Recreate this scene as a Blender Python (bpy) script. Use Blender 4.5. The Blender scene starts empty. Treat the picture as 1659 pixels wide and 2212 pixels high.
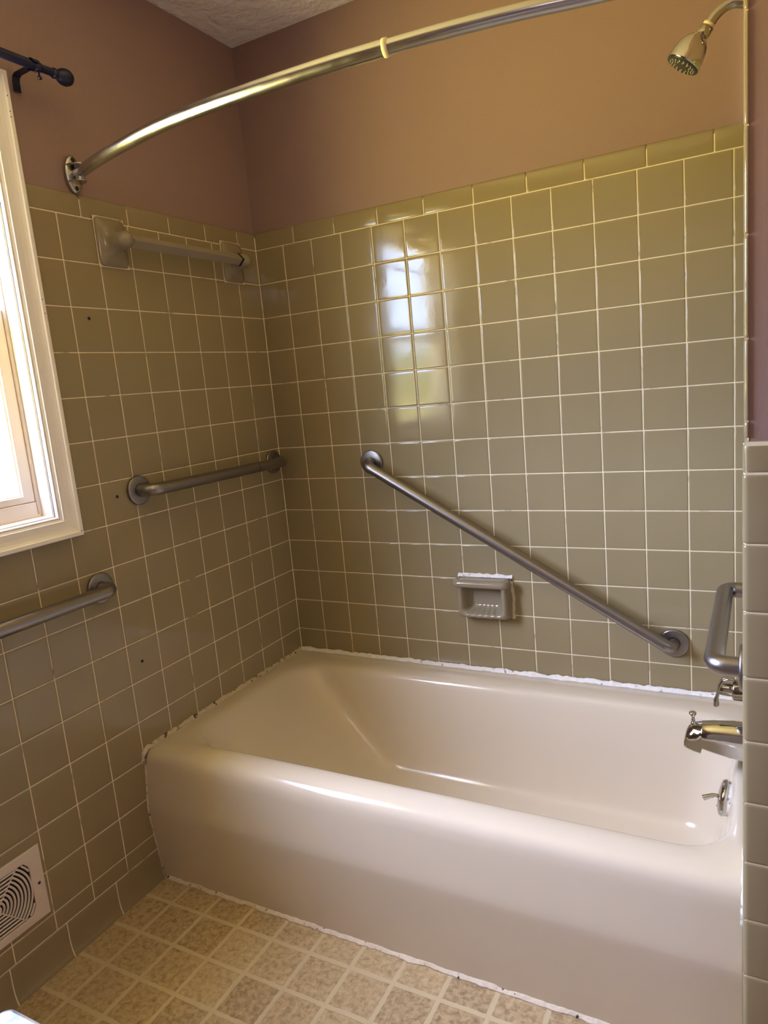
import bpy, math, random
from mathutils import Vector, Matrix, noise

random.seed(7)
S = bpy.context.scene
PI = math.pi

# ---------------------------------------------------------------- camera
cam = bpy.data.cameras.new('camera')
camo = bpy.data.objects.new('camera', cam)
S.collection.objects.link(camo)
right = Vector((0.8804, 0.4657, -0.0899)).normalized()
fwd = Vector((-0.4743, 0.8628, -0.1751)).normalized()
up = right.cross(fwd).normalized()
right = fwd.cross(up).normalized()
m = Matrix((right, up, -fwd)).transposed().to_4x4()
m.translation = Vector((1.4723, -1.9724, 1.2872))
camo.matrix_world = m
cam.sensor_fit = 'VERTICAL'
cam.sensor_height = 24.0
cam.lens = 24.0 * 1528.83 / 2212
cam.clip_start = 0.01
S.camera = camo

# ---------------------------------------------------------------- view
S.view_settings.view_transform = 'Standard'
S.view_settings.look = 'None'
S.view_settings.gamma = 1
S.view_settings.use_curve_mapping = False
S.view_settings.exposure = 0.88
S.cycles.max_bounces = 14
S.cycles.diffuse_bounces = 8
S.cycles.glossy_bounces = 6
S.cycles.caustics_reflective = False
S.cycles.caustics_refractive = False
S.cycles.sample_clamp_indirect = 6.0

# ---------------------------------------------------------------- world: bright sky over sunlit lawn
SKY = 9.0
GROUND = 9.0
w = bpy.data.worlds.new('daylight')
S.world = w
w.use_nodes = True
nt = w.node_tree
nt.nodes.clear()
def N(t, kind, **kw):
    n = t.nodes.new(kind)
    for k, v in kw.items():
        if k in ('loc',):
            continue
        if isinstance(k, str) and hasattr(n, k):
            setattr(n, k, v)
    return n
geo = N(nt, 'ShaderNodeTexCoord')
sep = N(nt, 'ShaderNodeSeparateXYZ')
nt.links.new(geo.outputs['Generated'], sep.inputs[0])
nz = N(nt, 'ShaderNodeTexNoise')
nz.inputs['Scale'].default_value = 14
nt.links.new(geo.outputs['Generated'], nz.inputs['Vector'])
ma = N(nt, 'ShaderNodeMath', operation='MULTIPLY_ADD')
ma.inputs[1].default_value = 0.09
nt.links.new(nz.outputs['Fac'], ma.inputs[0])
nt.links.new(sep.outputs['Z'], ma.inputs[2])
ramp = N(nt, 'ShaderNodeValToRGB')
mr = N(nt, 'ShaderNodeMapRange')
mr.inputs['From Min'].default_value = -1
mr.inputs['From Max'].default_value = 1
nt.links.new(ma.outputs[0], mr.inputs['Value'])
nt.links.new(mr.outputs[0], ramp.inputs[0])
cr = ramp.color_ramp
def stop(p, c):
    e = cr.elements.new(p)
    e.color = (c[0], c[1], c[2], 1)
cr.elements[0].position = 0.0
cr.elements[0].color = (2.4, 1.90, 0.58, 1)
cr.elements[1].position = 1.0
cr.elements[1].color = (0.48, 0.66, 1.1, 1)
stop(0.44, (2.3, 1.85, 0.50))
stop(0.485, (1.25, 1.08, 0.36))
stop(0.51, (0.42, 0.42, 0.20))
stop(0.545, (0.42, 0.44, 0.24))
stop(0.556, (1.15, 1.42, 1.95))
stop(0.62, (1.0, 1.3, 1.9))
stop(0.70, (0.56, 0.78, 1.30))
bg = N(nt, 'ShaderNodeBackground')
bg.inputs['Strength'].default_value = SKY
# broad bright patch added to the sky to light the tub apron
dp = N(nt, 'ShaderNodeVectorMath', operation='DOT_PRODUCT')
SKY_PATCH = Vector((-0.62, -0.46, 0.56)).normalized()
dp.inputs[1].default_value = SKY_PATCH
nt.links.new(geo.outputs['Generated'], dp.inputs[0])
cm = N(nt, 'ShaderNodeMapRange', interpolation_type='SMOOTHSTEP')
cm.inputs['From Min'].default_value = 0.80
cm.inputs['From Max'].default_value = 0.985
nt.links.new(dp.outputs['Value'], cm.inputs['Value'])
cs_ = N(nt, 'ShaderNodeVectorMath', operation='SCALE')
cs_.inputs[0].default_value = (2.1, 2.2, 3.0)
nt.links.new(cm.outputs[0], cs_.inputs['Scale'])
ad_ = N(nt, 'ShaderNodeVectorMath', operation='ADD')
nt.links.new(ramp.outputs[0], ad_.inputs[0])
nt.links.new(cs_.outputs[0], ad_.inputs[1])
nt.links.new(ad_.outputs[0], bg.inputs['Color'])
wo = N(nt, 'ShaderNodeOutputWorld')
nt.links.new(bg.outputs[0], wo.inputs[0])

# skylight sampling window (portal: gives off no light of its own)
pl = bpy.data.lights.new('window_portal', 'AREA')
pl.shape = 'RECTANGLE'
pl.size = 0.80
pl.size_y = 0.98
pl.cycles.is_portal = True
po = bpy.data.objects.new('window_portal', pl)
S.collection.objects.link(po)
po.location = (-0.14, -1.2735, 1.51)
po.rotation_euler = (PI / 2, 0, -PI / 2)

# unseen fill lamp added beside the camera for the left wall, weak cool white
cl = bpy.data.lights.new('fill_lamp', 'AREA')
cl.shape = 'RECTANGLE'
cl.size = 0.14
cl.size_y = 0.60
cl.energy = 1.2
cl.color = (0.84, 0.84, 1.0)
clo = bpy.data.objects.new('fill_lamp', cl)
S.collection.objects.link(clo)
clo.location = (1.535, -2.15, 2.0)
clo.rotation_euler = (0, PI / 2 - .15, 0)

# ================================================================ materials
def srgb(r, g, b):
    def f(c):
        c /= 255
        return c / 12.92 if c <= 0.04045 else ((c + 0.055) / 1.055) ** 2.4
    return (f(r), f(g), f(b), 1)

def mat(name, col, rough=0.5, metal=0.0, coat=0.0, coat_rough=0.05, var=0.0, vscale=8.0,
        bump=0.0, bscale=60.0, rvar=0.0, aniso=None, spec=0.5):
    mt = bpy.data.materials.new(name)
    mt.use_nodes = True
    t = mt.node_tree
    b = t.nodes['Principled BSDF']
    b.inputs['Base Color'].default_value = col
    b.inputs['Roughness'].default_value = rough
    b.inputs['Metallic'].default_value = metal
    b.inputs['Coat Weight'].default_value = coat
    b.inputs['Coat Roughness'].default_value = coat_rough
    b.inputs['Specular IOR Level'].default_value = spec
    tc = t.nodes.new('ShaderNodeNewGeometry')
    if var > 0 or rvar > 0:
        n = t.nodes.new('ShaderNodeTexNoise')
        n.inputs['Scale'].default_value = vscale
        n.inputs['Detail'].default_value = 6
        t.links.new(tc.outputs['Position'], n.inputs['Vector'])
        if var > 0:
            hs = t.nodes.new('ShaderNodeMixRGB')
            hs.inputs[1].default_value = tuple(c * (1 - var) for c in col[:3]) + (1,)
            hs.inputs[2].default_value = tuple(min(1, c * (1 + var)) for c in col[:3]) + (1,)
            t.links.new(n.outputs['Fac'], hs.inputs[0])
            t.links.new(hs.outputs[0], b.inputs['Base Color'])
        if rvar > 0:
            mp = t.nodes.new('ShaderNodeMapRange')
            mp.inputs['From Min'].default_value = 0.35
            mp.inputs['From Max'].default_value = 0.7
            mp.inputs['To Min'].default_value = max(0.0, rough - rvar * .3)
            mp.inputs['To Max'].default_value = rough + rvar
            t.links.new(n.outputs['Fac'], mp.inputs['Value'])
            t.links.new(mp.outputs[0], b.inputs['Roughness'])
    if bump > 0:
        n2 = t.nodes.new('ShaderNodeTexNoise')
        n2.inputs['Scale'].default_value = bscale
        n2.inputs['Detail'].default_value = 5
        t.links.new(tc.outputs['Position'], n2.inputs['Vector'])
        bp = t.nodes.new('ShaderNodeBump')
        bp.inputs['Strength'].default_value = 1.0
        bp.inputs['Distance'].default_value = bump
        t.links.new(n2.outputs['Fac'], bp.inputs['Height'])
        t.links.new(bp.outputs[0], b.inputs['Normal'])
    return mt

TILE = mat('glazed_tile', srgb(149, 135, 104), 0.07, var=0.05, vscale=6, rvar=0.10, bump=0.00012, bscale=45)
GROUT = mat('grout', srgb(228, 214, 184), 0.85, var=0.12, vscale=60)
PAINT = mat('wall_paint', srgb(150, 124, 118), 0.55, var=0.04, vscale=3, bump=0.0004, bscale=220, spec=0.35)
CEIL = mat('ceiling_texture', srgb(240, 236, 236), 0.85, bump=0.02, bscale=34)
TUB = mat('tub_enamel', srgb(216, 204, 184), 0.13, var=0.02, vscale=5, rvar=0.10, bump=0.0005, bscale=9)
STEEL = mat('brushed_steel', srgb(150, 145, 145), 0.34, metal=1.0, var=0.06, vscale=30)
NICKEL = mat('satin_nickel', srgb(186, 184, 184), 0.22, metal=1.0, var=0.05, vscale=40, rvar=0.05)
CHROME = mat('chrome', srgb(196, 194, 192), 0.07, metal=1.0)
DULLCH = mat('worn_chrome', srgb(176, 168, 156), 0.16, metal=1.0, rvar=0.12, vscale=40)
DARK = mat('dark_void', srgb(14, 13, 14), 0.8)
NAVY = mat('navy_black_enamel', srgb(5, 9, 52), 0.35)
CAULK = mat('white_caulk', srgb(238, 234, 230), 0.5, var=0.12, vscale=70, bump=0.002, bscale=120)
CREAMC = mat('old_caulk', srgb(205, 190, 165), 0.6, var=0.25, vscale=70, bump=0.002, bscale=120)
WHITEP = mat('white_gloss_paint', srgb(242, 238, 234), 0.3, var=0.02, vscale=10)
SASHM = mat('almond_vinyl', srgb(232, 220, 208), 0.35)
CERAM = mat('ceramic_greige', srgb(144, 132, 110), 0.14, rvar=0.06, vscale=20)
VENTM = mat('vent_white', srgb(222, 208, 198), 0.5, var=0.06, vscale=50)
PLAST = mat('cream_plastic', srgb(226, 214, 182), 0.45)
TAPE = mat('thread_tape', srgb(238, 226, 200), 0.7)
RUBBER = mat('dark_rubber', srgb(38, 40, 42), 0.4)
NOZZ = mat('nozzle_grey', srgb(206, 198, 176), 0.45)
SCREWM = mat('dark_anchor', srgb(40, 36, 46), 0.4, metal=0.3)
CABM = mat('cabinet_white', srgb(215, 210, 205), 0.4)

def stain(mt, dark, scale, lo, hi, amount=1.0):
    t = mt.node_tree; b = t.nodes['Principled BSDF']
    g = t.nodes.new('ShaderNodeNewGeometry'); n = t.nodes.new('ShaderNodeTexNoise')
    n.inputs['Scale'].default_value = scale; n.inputs['Detail'].default_value = 4
    t.links.new(g.outputs['Position'], n.inputs['Vector'])
    mp = t.nodes.new('ShaderNodeMapRange'); mp.inputs['From Min'].default_value = lo; mp.inputs['From Max'].default_value = hi
    mp.inputs['To Max'].default_value = amount
    t.links.new(n.outputs['Fac'], mp.inputs['Value'])
    mx = t.nodes.new('ShaderNodeMixRGB'); src = b.inputs['Base Color'].links[0].from_socket
    t.links.new(mp.outputs[0], mx.inputs[0]); t.links.new(src, mx.inputs[1]); mx.inputs[2].default_value = dark
    t.links.new(mx.outputs[0], b.inputs['Base Color'])
stain(GROUT, srgb(84, 66, 46), 17, .60, .72, .75)
stain(CREAMC, srgb(60, 44, 34), 60, .56, .66)
stain(CAULK, srgb(120, 108, 100), 80, .62, .72)
FLOORC = mat('floor_caulk', srgb(226, 212, 192), 0.55, var=0.15, vscale=70, bump=0.002, bscale=120)
stain(FLOORC, srgb(48, 34, 26), 75, .62, .68)

def glass_mat():
    mt = bpy.data.materials.new('window_glass')
    mt.use_nodes = True
    t = mt.node_tree
    t.nodes.clear()
    tr = t.nodes.new('ShaderNodeBsdfTransparent')
    tr.inputs[0].default_value = (0.95, 0.97, 0.97, 1)
    gl = t.nodes.new('ShaderNodeBsdfGlossy')
    gl.inputs['Roughness'].default_value = 0.02
    fr = t.nodes.new('ShaderNodeFresnel')
    fr.inputs['IOR'].default_value = 1.45
    mx = t.nodes.new('ShaderNodeMixShader')
    o = t.nodes.new('ShaderNodeOutputMaterial')
    t.links.new(fr.outputs[0], mx.inputs[0])
    t.links.new(tr.outputs[0], mx.inputs[1])
    t.links.new(gl.outputs[0], mx.inputs[2])
    t.links.new(mx.outputs[0], o.inputs[0])
    return mt
GLASS = glass_mat()

def marble_mat():
    mt = mat('marble_top', srgb(236, 236, 240), 0.18)
    t = mt.node_tree
    b = t.nodes['Principled BSDF']
    g = t.nodes.new('ShaderNodeNewGeometry')
    n = t.nodes.new('ShaderNodeTexNoise')
    n.inputs['Scale'].default_value = 55
    n.inputs['Detail'].default_value = 8
    n.inputs['Distortion'].default_value = 1.6
    r = t.nodes.new('ShaderNodeValToRGB')
    r.color_ramp.elements[0].position = 0.38
    r.color_ramp.elements[0].color = srgb(176, 178, 196)
    r.color_ramp.elements[1].position = 0.56
    r.color_ramp.elements[1].color = srgb(244, 244, 248)
    t.links.new(g.outputs['Position'], n.inputs['Vector'])
    t.links.new(n.outputs['Fac'], r.inputs[0])
    t.links.new(r.outputs[0], b.inputs['Base Color'])
    return mt
MARBLE = marble_mat()

def floor_mat():
    mt = bpy.data.materials.new('sheet_vinyl')
    mt.use_nodes = True
    t = mt.node_tree
    b = t.nodes['Principled BSDF']
    b.inputs['Roughness'].default_value = 0.42
    b.inputs['Specular IOR Level'].default_value = 0.4
    g = t.nodes.new('ShaderNodeNewGeometry')
    dn = t.nodes.new('ShaderNodeTexNoise')
    dn.inputs['Scale'].default_value = 55
    dn.inputs['Detail'].default_value = 3
    t.links.new(g.outputs['Position'], dn.inputs['Vector'])
    sv = t.nodes.new('ShaderNodeVectorMath'); sv.operation = 'MULTIPLY_ADD'
    sv.inputs[1].default_value = (0.006, 0.006, 0)
    t.links.new(dn.outputs['Color'], sv.inputs[0])
    t.links.new(g.outputs['Position'], sv.inputs[2])
    sp = t.nodes.new('ShaderNodeSeparateXYZ')
    t.links.new(sv.outputs[0], sp.inputs[0])
    def M(op, a, bb=None, c=None):
        n = t.nodes.new('ShaderNodeMath'); n.operation = op
        for i, v in enumerate((a, bb, c)):
            if v is None: continue
            if isinstance(v, (int, float)): n.inputs[i].default_value = v
            else: t.links.new(v, n.inputs[i])
        return n.outputs[0]
    def cell(axis, off, pitch):
        s = M('DIVIDE', M('ADD', axis, off), pitch)
        d = M('ABSOLUTE', M('SUBTRACT', M('FRACT', s), 0.5))
        return M('MULTIPLY', M('SUBTRACT', 0.5, d), pitch), M('FLOOR', s)
    dx, ix = cell(sp.outputs['X'], -0.100 - 0.003 + 1.095, 0.1095)
    dy, iy = cell(sp.outputs['Y'], 0.827 + 0.000 - 0.003 + 4.28, 0.1070)
    d = M('MINIMUM', dx, dy)
    mr = t.nodes.new('ShaderNodeMapRange'); mr.interpolation_type = 'SMOOTHSTEP'
    mr.inputs['From Min'].default_value = 0.0042
    mr.inputs['From Max'].default_value = 0.0068
    t.links.new(d, mr.inputs['Value'])
    cid = t.nodes.new('ShaderNodeCombineXYZ')
    t.links.new(ix, cid.inputs[0]); t.links.new(iy, cid.inputs[1])
    wn = t.nodes.new('ShaderNodeTexWhiteNoise'); wn.noise_dimensions = '3D'
    t.links.new(cid.outputs[0], wn.inputs['Vector'])
    n1 = t.nodes.new('ShaderNodeTexNoise')
    n1.inputs['Scale'].default_value = 75; n1.inputs['Detail'].default_value = 9
    n1.inputs['Roughness'].default_value = 0.68; n1.inputs['Distortion'].default_value = 0.4
    va = t.nodes.new('ShaderNodeVectorMath'); va.operation = 'MULTIPLY_ADD'
    va.inputs[1].default_value = (3, 3, 3)
    t.links.new(cid.outputs[0], va.inputs[0]); t.links.new(g.outputs['Position'], va.inputs[2])
    t.links.new(va.outputs[0], n1.inputs['Vector'])
    rp = t.nodes.new('ShaderNodeValToRGB')
    e = rp.color_ramp.elements
    e[0].position = 0.30; e[0].color = srgb(142, 120, 92)
    e[1].position = 0.72; e[1].color = srgb(212, 192, 154)
    k = rp.color_ramp.elements.new(0.5); k.color = srgb(186, 164, 128)
    t.links.new(M('ADD', n1.outputs['Fac'], M('MULTIPLY', M('SUBTRACT', wn.outputs['Value'], 0.5), 0.10)), rp.inputs[0])
    mx = t.nodes.new('ShaderNodeMixRGB')
    mx.inputs[1].default_value = srgb(206, 190, 156)
    t.links.new(mr.outputs[0], mx.inputs[0])
    t.links.new(rp.outputs[0], mx.inputs[2])
    t.links.new(mx.outputs[0], b.inputs['Base Color'])
    bp = t.nodes.new('ShaderNodeBump'); bp.inputs['Distance'].default_value = 0.0006
    t.links.new(M('ADD', mr.outputs[0], M('MULTIPLY', n1.outputs['Fac'], 0.5)), bp.inputs['Height'])
    t.links.new(bp.outputs[0], b.inputs['Normal'])
    return mt
VINYL = floor_mat()

# ================================================================ mesh helpers
class MB:
    def __init__(s):
        s.v = []; s.f = []; s.mi = []; s.sm = []
    def add(s, verts, faces, mi=0, smooth=True):
        b = len(s.v)
        s.v += [Vector(p) for p in verts]
        for f in faces:
            s.f.append([i + b for i in f]); s.mi.append(mi); s.sm.append(smooth)
    def box(s, a, b, mi=0):
        x0, y0, z0 = a; x1, y1, z1 = b
        s.add([(x0,y0,z0),(x1,y0,z0),(x1,y1,z0),(x0,y1,z0),(x0,y0,z1),(x1,y0,z1),(x1,y1,z1),(x0,y1,z1)],
              [(0,3,2,1),(4,5,6,7),(0,1,5,4),(1,2,6,5),(2,3,7,6),(3,0,4,7)], mi, False)
    def rings(s, rs, closed=True, cap0=True, cap1=True, mi=0, smooth=True):
        n = len(rs[0]); vs = [p for r in rs for p in r]; fs = []
        for i in range(len(rs) - 1):
            for j in range(n if closed else n - 1):
                k = (j + 1) % n
                fs.append((i*n+j, i*n+k, (i+1)*n+k, (i+1)*n+j))
        s.add(vs, fs, mi, smooth)
        if closed and cap0: s.add(rs[0], [tuple(range(n))[::-1]], mi, False)
        if closed and cap1: s.add(rs[-1], [tuple(range(n))], mi, False)
    def tube(s, path, rad, seg=24, mi=0, cap=True):
        P = [Vector(p) for p in path]; n = len(P)
        T = []
        for i in range(n):
            T.append(((P[min(i+1, n-1)] - P[max(i-1, 0)])).normalized())
        ref = Vector((0, 0, 1)) if abs(T[0].z) < .9 else Vector((1, 0, 0))
        u = T[0].cross(ref).normalized()
        rs = []
        for i in range(n):
            u = (u - T[i] * u.dot(T[i])).normalized()
            v = T[i].cross(u)
            r = rad(i / (n - 1)) if callable(rad) else rad
            rs.append([P[i] + u * math.cos(a) * r + v * math.sin(a) * r for a in [2*PI*k/seg for k in range(seg)]])
        s.rings(rs, True, cap, cap, mi)
    def lathe(s, prof, o, axis, seg=32, mi=0, cap=True, sx=1.0, sy=1.0, ref=None):
        o = Vector(o); ax = Vector(axis).normalized()
        rf = Vector(ref) if ref else (Vector((0, 0, 1)) if abs(ax.z) < .9 else Vector((1, 0, 0)))
        u = (rf - ax * rf.dot(ax)).normalized(); v = ax.cross(u)
        rs = [[o + ax * h + u * r * sx * math.cos(2*PI*k/seg) + v * r * sy * math.sin(2*PI*k/seg) for k in range(seg)] for r, h in prof]
        s.rings(rs, True, cap, cap, mi)

ORG = {}
def make(name, mb, mats, parent=None, org=(0, 0, 0), bevel=0, subsurf=0, label=None):
    me = bpy.data.meshes.new(name)
    o = bpy.data.objects.new(name, me)
    S.collection.objects.link(o)
    g = Vector(ORG[parent.name]) if parent else Vector(org)
    me.from_pydata([tuple(p - g) for p in mb.v], [], mb.f)
    if not isinstance(mats, (list, tuple)): mats = [mats]
    for x in mats: me.materials.append(x)
    for p, mi, sm in zip(me.polygons, mb.mi, mb.sm):
        p.material_index = mi; p.use_smooth = sm
    me.update()
    if parent: o.parent = parent
    else: o.location = g
    ORG[o.name] = tuple(g)
    if bevel:
        b = o.modifiers.new('bevel', 'BEVEL'); b.width = bevel; b.segments = 3; b.limit_method = 'ANGLE'
        b.angle_limit = math.radians(35)
        for p in me.polygons: p.use_smooth = True
        wn = o.modifiers.new('wn', 'WEIGHTED_NORMAL'); wn.keep_sharp = False
    if subsurf:
        ss = o.modifiers.new('sub', 'SUBSURF'); ss.levels = subsurf; ss.render_levels = subsurf
    if label: o['label'] = label
    return o
def thing(name, loc, label, cat, group=None):
    o = bpy.data.objects.new(name, None)
    S.collection.objects.link(o)
    o.empty_display_size = 0.05
    o.location = loc; ORG[o.name] = tuple(loc)
    o['label'] = label; o['category'] = cat
    if group: o['group'] = group
    return o
def tag(o, label, cat, group=None):
    o['label'] = label; o['category'] = cat
    if group: o['group'] = group
def struct(name, mb, mats, **k):
    o = make(name, mb, mats, **k); o['kind'] = 'structure'; return o

def fillet(pts, r, n=8):
    P = [Vector(p) for p in pts]; out = [P[0]]
    for i in range(1, len(P) - 1):
        a = (P[i-1] - P[i]); b = (P[i+1] - P[i])
        ang = a.angle(b); d = min(r / math.tan(ang / 2), a.length * .49, b.length * .49)
        A = P[i] + a.normalized() * d; B = P[i] + b.normalized() * d
        for k in range(n + 1):
            t = k / n
            # circular-like arc by rational quadratic
            wq = math.sin(ang / 2)
            den = (1-t)**2 + 2*wq*t*(1-t) + t*t
            out.append((A*(1-t)**2 + P[i]*2*wq*t*(1-t) + B*t*t) / den)
    out.append(P[-1]); return out
def resample(path, step):
    out = [path[0]]
    for a, b in zip(path, path[1:]):
        n = max(1, int((b - a).length / step))
        for k in range(1, n + 1): out.append(a.lerp(b, k / n))
    return out
def catmull(pts, n=8):
    P = [Vector(p) for p in pts]; P = [P[0]*2 - P[1]] + P + [P[-1]*2 - P[-2]]; out = []
    for i in range(1, len(P) - 2):
        for k in range(n):
            t = k / n; p0, p1, p2, p3 = P[i-1:i+3]
            out.append(.5*((2*p1)+(-p0+p2)*t+(2*p0-5*p1+4*p2-p3)*t*t+(-p0+3*p1-3*p2+p3)*t**3))
    out.append(P[-2]); return out

# ================================================================ the setting
P_ = 0.108                      # tile pitch
ZB = 1.757                      # bottom of the bullnose course on the bath walls
CEILZ = 2.367
XR = 1.445                      # faucet wall
XE = 1.56                       # far right wall of the room
YB = -2.9                       # wall behind
G = 0.0011
rt = random.Random(3)

def tile(mb, O, U, V, Nn, u0, u1, v0, v1, mi, g=G, top=False):
    if u1 - u0 < 0.004 or v1 - v0 < 0.004: return
    O, U, V, Nn = map(Vector, (O, U, V, Nn))
    u0 += g; u1 -= g; v0 += g; v1 -= g
    a = rt.gauss(0, .0016); b = rt.gauss(0, .0016); c = rt.uniform(-.0001, .0001)
    uc = (u0 + u1) / 2; vc = (v0 + v1) / 2
    rs = []
    for ins, h in ((0, -.0024), (.0004, -.0011), (.0011, -.0005), (.0022, -.00016), (.004, -.00003), (.008, 0)):
        if ins * 2 > min(u1 - u0, v1 - v0) * .8: continue
        w0, w1, x0, x1 = u0 + ins, u1 - ins, v0 + ins, v1 - ins
        cs = []
        cc = 0.0007 + ins * .5
        for (pu, pv, du, dv) in ((w0, x0, 1, 1), (w1, x0, -1, 1), (w1, x1, -1, -1), (w0, x1, 1, -1)):
            if du * dv > 0: cs += [(pu, pv + dv*cc), (pu + du*cc, pv)]
            else: cs += [(pu + du*cc, pv), (pu, pv + dv*cc)]
        ring = []
        for pu, pv in cs:
            hh = h + c + a * (pu - uc) + b * (pv - vc)
            if top and pv > v1 - .012:
                t = min(1.0, (pv - (v1 - .012)) / .012)
                hh -= .0062 * (1 - math.sqrt(max(0, 1 - t * t)))
            ring.append(O + U * pu + V * pv + Nn * hh)
        rs.append(ring)
    if len(rs) > 1:
        # make faces wind outward
        if U.cross(V).dot(Nn) < 0: rs = [r[::-1] for r in rs]
        mb.rings(rs, True, False, False, mi)
        n = len(mb.v)
        mb.f.append(list(range(n - 8, n))); mb.mi.append(mi); mb.sm.append(True)

def bull(mb, O, U, V, Nn, u0, u1, v0, v1, mi):
    O, U, V, Nn = map(Vector, (O, U, V, Nn))
    u0 += G; u1 -= G; v0 += G
    if u1 - u0 < .012: return
    a = rt.gauss(0, .0012); b = rt.gauss(0, .0012)
    pf = [(v0, -.0024), (v0 + .0005, -.0010), (v0 + .0018, -.0003), (v0 + .004, 0), (v1 - .011, 0), (v1 - .0075, -.0004), (v1 - .0045, -.0015), (v1 - .0020, -.0033), (v1 - .0004, -.0058), (v1, -.0078)]
    rs = []
    for u, off in ((u0, -.0022), (u0 + .0005, -.0010), (u0 + .0018, -.0003), (u0 + .005, 0), (u1 - .005, 0), (u1 - .0018, -.0003), (u1 - .0005, -.0010), (u1, -.0022)):
        rs.append([O + U*u + V*v + Nn*(h + off + a*(u - (u0+u1)/2) + b*(v - v0)) for v, h in pf])
    if U.cross(V).dot(Nn) > 0: rs = [q[::-1] for q in rs]
    mb.rings(rs, False, mi=mi)

def subtract(r, h):
    u0, u1, v0, v1 = r; a0, a1, b0, b1 = h
    if u1 <= a0 or u0 >= a1 or v1 <= b0 or v0 >= b1: return [r]
    out = []
    if u0 < a0: out.append((u0, a0, v0, v1))
    if u1 > a1: out.append((a1, u1, v0, v1))
    m0, m1 = max(u0, a0), min(u1, a1)
    if v0 < b0: out.append((m0, m1, v0, b0))
    if v1 > b1: out.append((m0, m1, b1, v1))
    return out

def wall_tiles(mb, O, U, V, Nn, cols, rows, holes, mi, zero_bottom=None):
    for c0, c1 in cols:
        for r0, r1 in rows:
            rl = [(c0, c1, r0, r1)]
            for h in holes:
                rl = [q for r in rl for q in subtract(r, h)]
            for q in rl: tile(mb, O, U, V, Nn, *q, mi)

def quad(mb, a, b, c, d, mi): mb.add([a, b, c, d], [(0, 1, 2, 3)], mi, False)

# window opening (in y, z) and the casing round it
WY0, WY1, WZ0, WZ1 = -1.66, -0.897, 1.052, 1.976
# ---- left wall
mb = MB()
H = (-WY1, -WY0, WZ0, WZ1)                     # hole in s = -y
def plane_with_hole(x, s0, s1, z0, z1, mi):
    for q in subtract((s0, s1, z0, z1), H):
        quad(mb, (x, -q[0], q[2]), (x, -q[1], q[2]), (x, -q[1], q[3]), (x, -q[0], q[3]), mi)
plane_with_hole(-.0013, -.02, -YB, 0, ZB + .0405, 1)
quad(mb, (-.0013, .0, ZB + .0405), (-.0013, YB, ZB + .0405), (-.0075, YB, ZB + .0535), (-.0075, .0, ZB + .0535), 1)
plane_with_hole(-.0065, -.02, -YB, ZB, CEILZ, 0)
rows = [(ZB - P_*(j+1), ZB - P_*j) for j in range(15)] + [(.091, ZB - P_*15)]
cols = [(P_*k, P_*(k+1)) for k in range(27)]
HC = (-WY1 - .030, -WY0 + .030, WZ0 - .030, WZ1 + .030)
wall_tiles(mb, (0,0,0), (0,-1,0), (0,0,1), (1,0,0), cols, rows, [HC], 2)
e = [0, .0898] + [.0898 + .1485*k for k in range(1, 20)]
for a, b in zip(e, e[1:]):
    for q in subtract((a, b, ZB, ZB + .054), HC): bull(mb, (0,0,0), (0,-1,0), (0,0,1), (1,0,0), *q, 2)
# cove base tiles, 6 in. long
prof = [(-.0024, .0895), (-.0008, .0890), (-.0001, .0875), (0, .083), (0, .045), (.0006, .034), (.0018, .024), (.0038, .015), (.0062, .0085), (.0085, .0040), (.0090, -.001)]
sb = .7565
while sb < 2.9:
    s0, s1 = sb + G, min(sb + .149, 2.9) - G
    rs = []
    for ss, off in ((s0, -.0022), (s0 + .0005, -.0009), (s0 + .0018, -.0002), (s0 + .005, 0), (s1 - .005, 0), (s1 - .0018, -.0002), (s1 - .0005, -.0009), (s1, -.0022)):
        rs.append([Vector((x + off, -ss, z)) for x, z in prof][::-1])
    mb.rings(rs, False, mi=2)
    sb += .149
mb.rings([[Vector((x - .0010, y, z)) for x, z in prof][::-1] for y in (-.757, -2.9)], False, mi=1, smooth=False)
for q in subtract((-.12, -YB + .1, -.05, CEILZ + .1), H):
    mb.box((-.12, -q[1], q[2]), (-.0075, -q[0], q[3]), 0)
struct('wall_left', mb, [PAINT, GROUT, TILE])

# ---- back wall
mb = MB()
quad(mb, (-.02, .0013, 0), (XR + .02, .0013, 0), (XR + .02, .0013, ZB + .0405), (-.02, .0013, ZB + .0405), 1)
quad(mb, (0, .0013, ZB + .0405), (XR + .02, .0013, ZB + .0405), (XR + .02, .0075, ZB + .0535), (0, .0075, ZB + .0535), 1)
quad(mb, (-.02, .0065, ZB), (XR + .02, .0065, ZB), (XR + .02, .0065, CEILZ), (-.02, .0065, CEILZ), 0)
cols = [(P_*k, P_*(k+1)) for k in range(13)] + [(P_*13, XR)]
rows = [(ZB - P_*(j+1), ZB - P_*j) for j in range(13)]
wall_tiles(mb, (0,0,0), (1,0,0), (0,0,1), (0,-1,0), cols, rows, [], 2)
e = [0] + [.1520 + .1514*k for k in range(9)] + [XR]
for a, b in zip(e, e[1:]): bull(mb, (0,0,0), (1,0,0), (0,0,1), (0,-1,0), a, b, ZB, ZB + .054, 2)
mb.box((-.12, .0075, -.05), (XE + .1, .10, CEILZ + .1), 0)
struct('wall_back', mb, [PAINT, GROUT, TILE])

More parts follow.
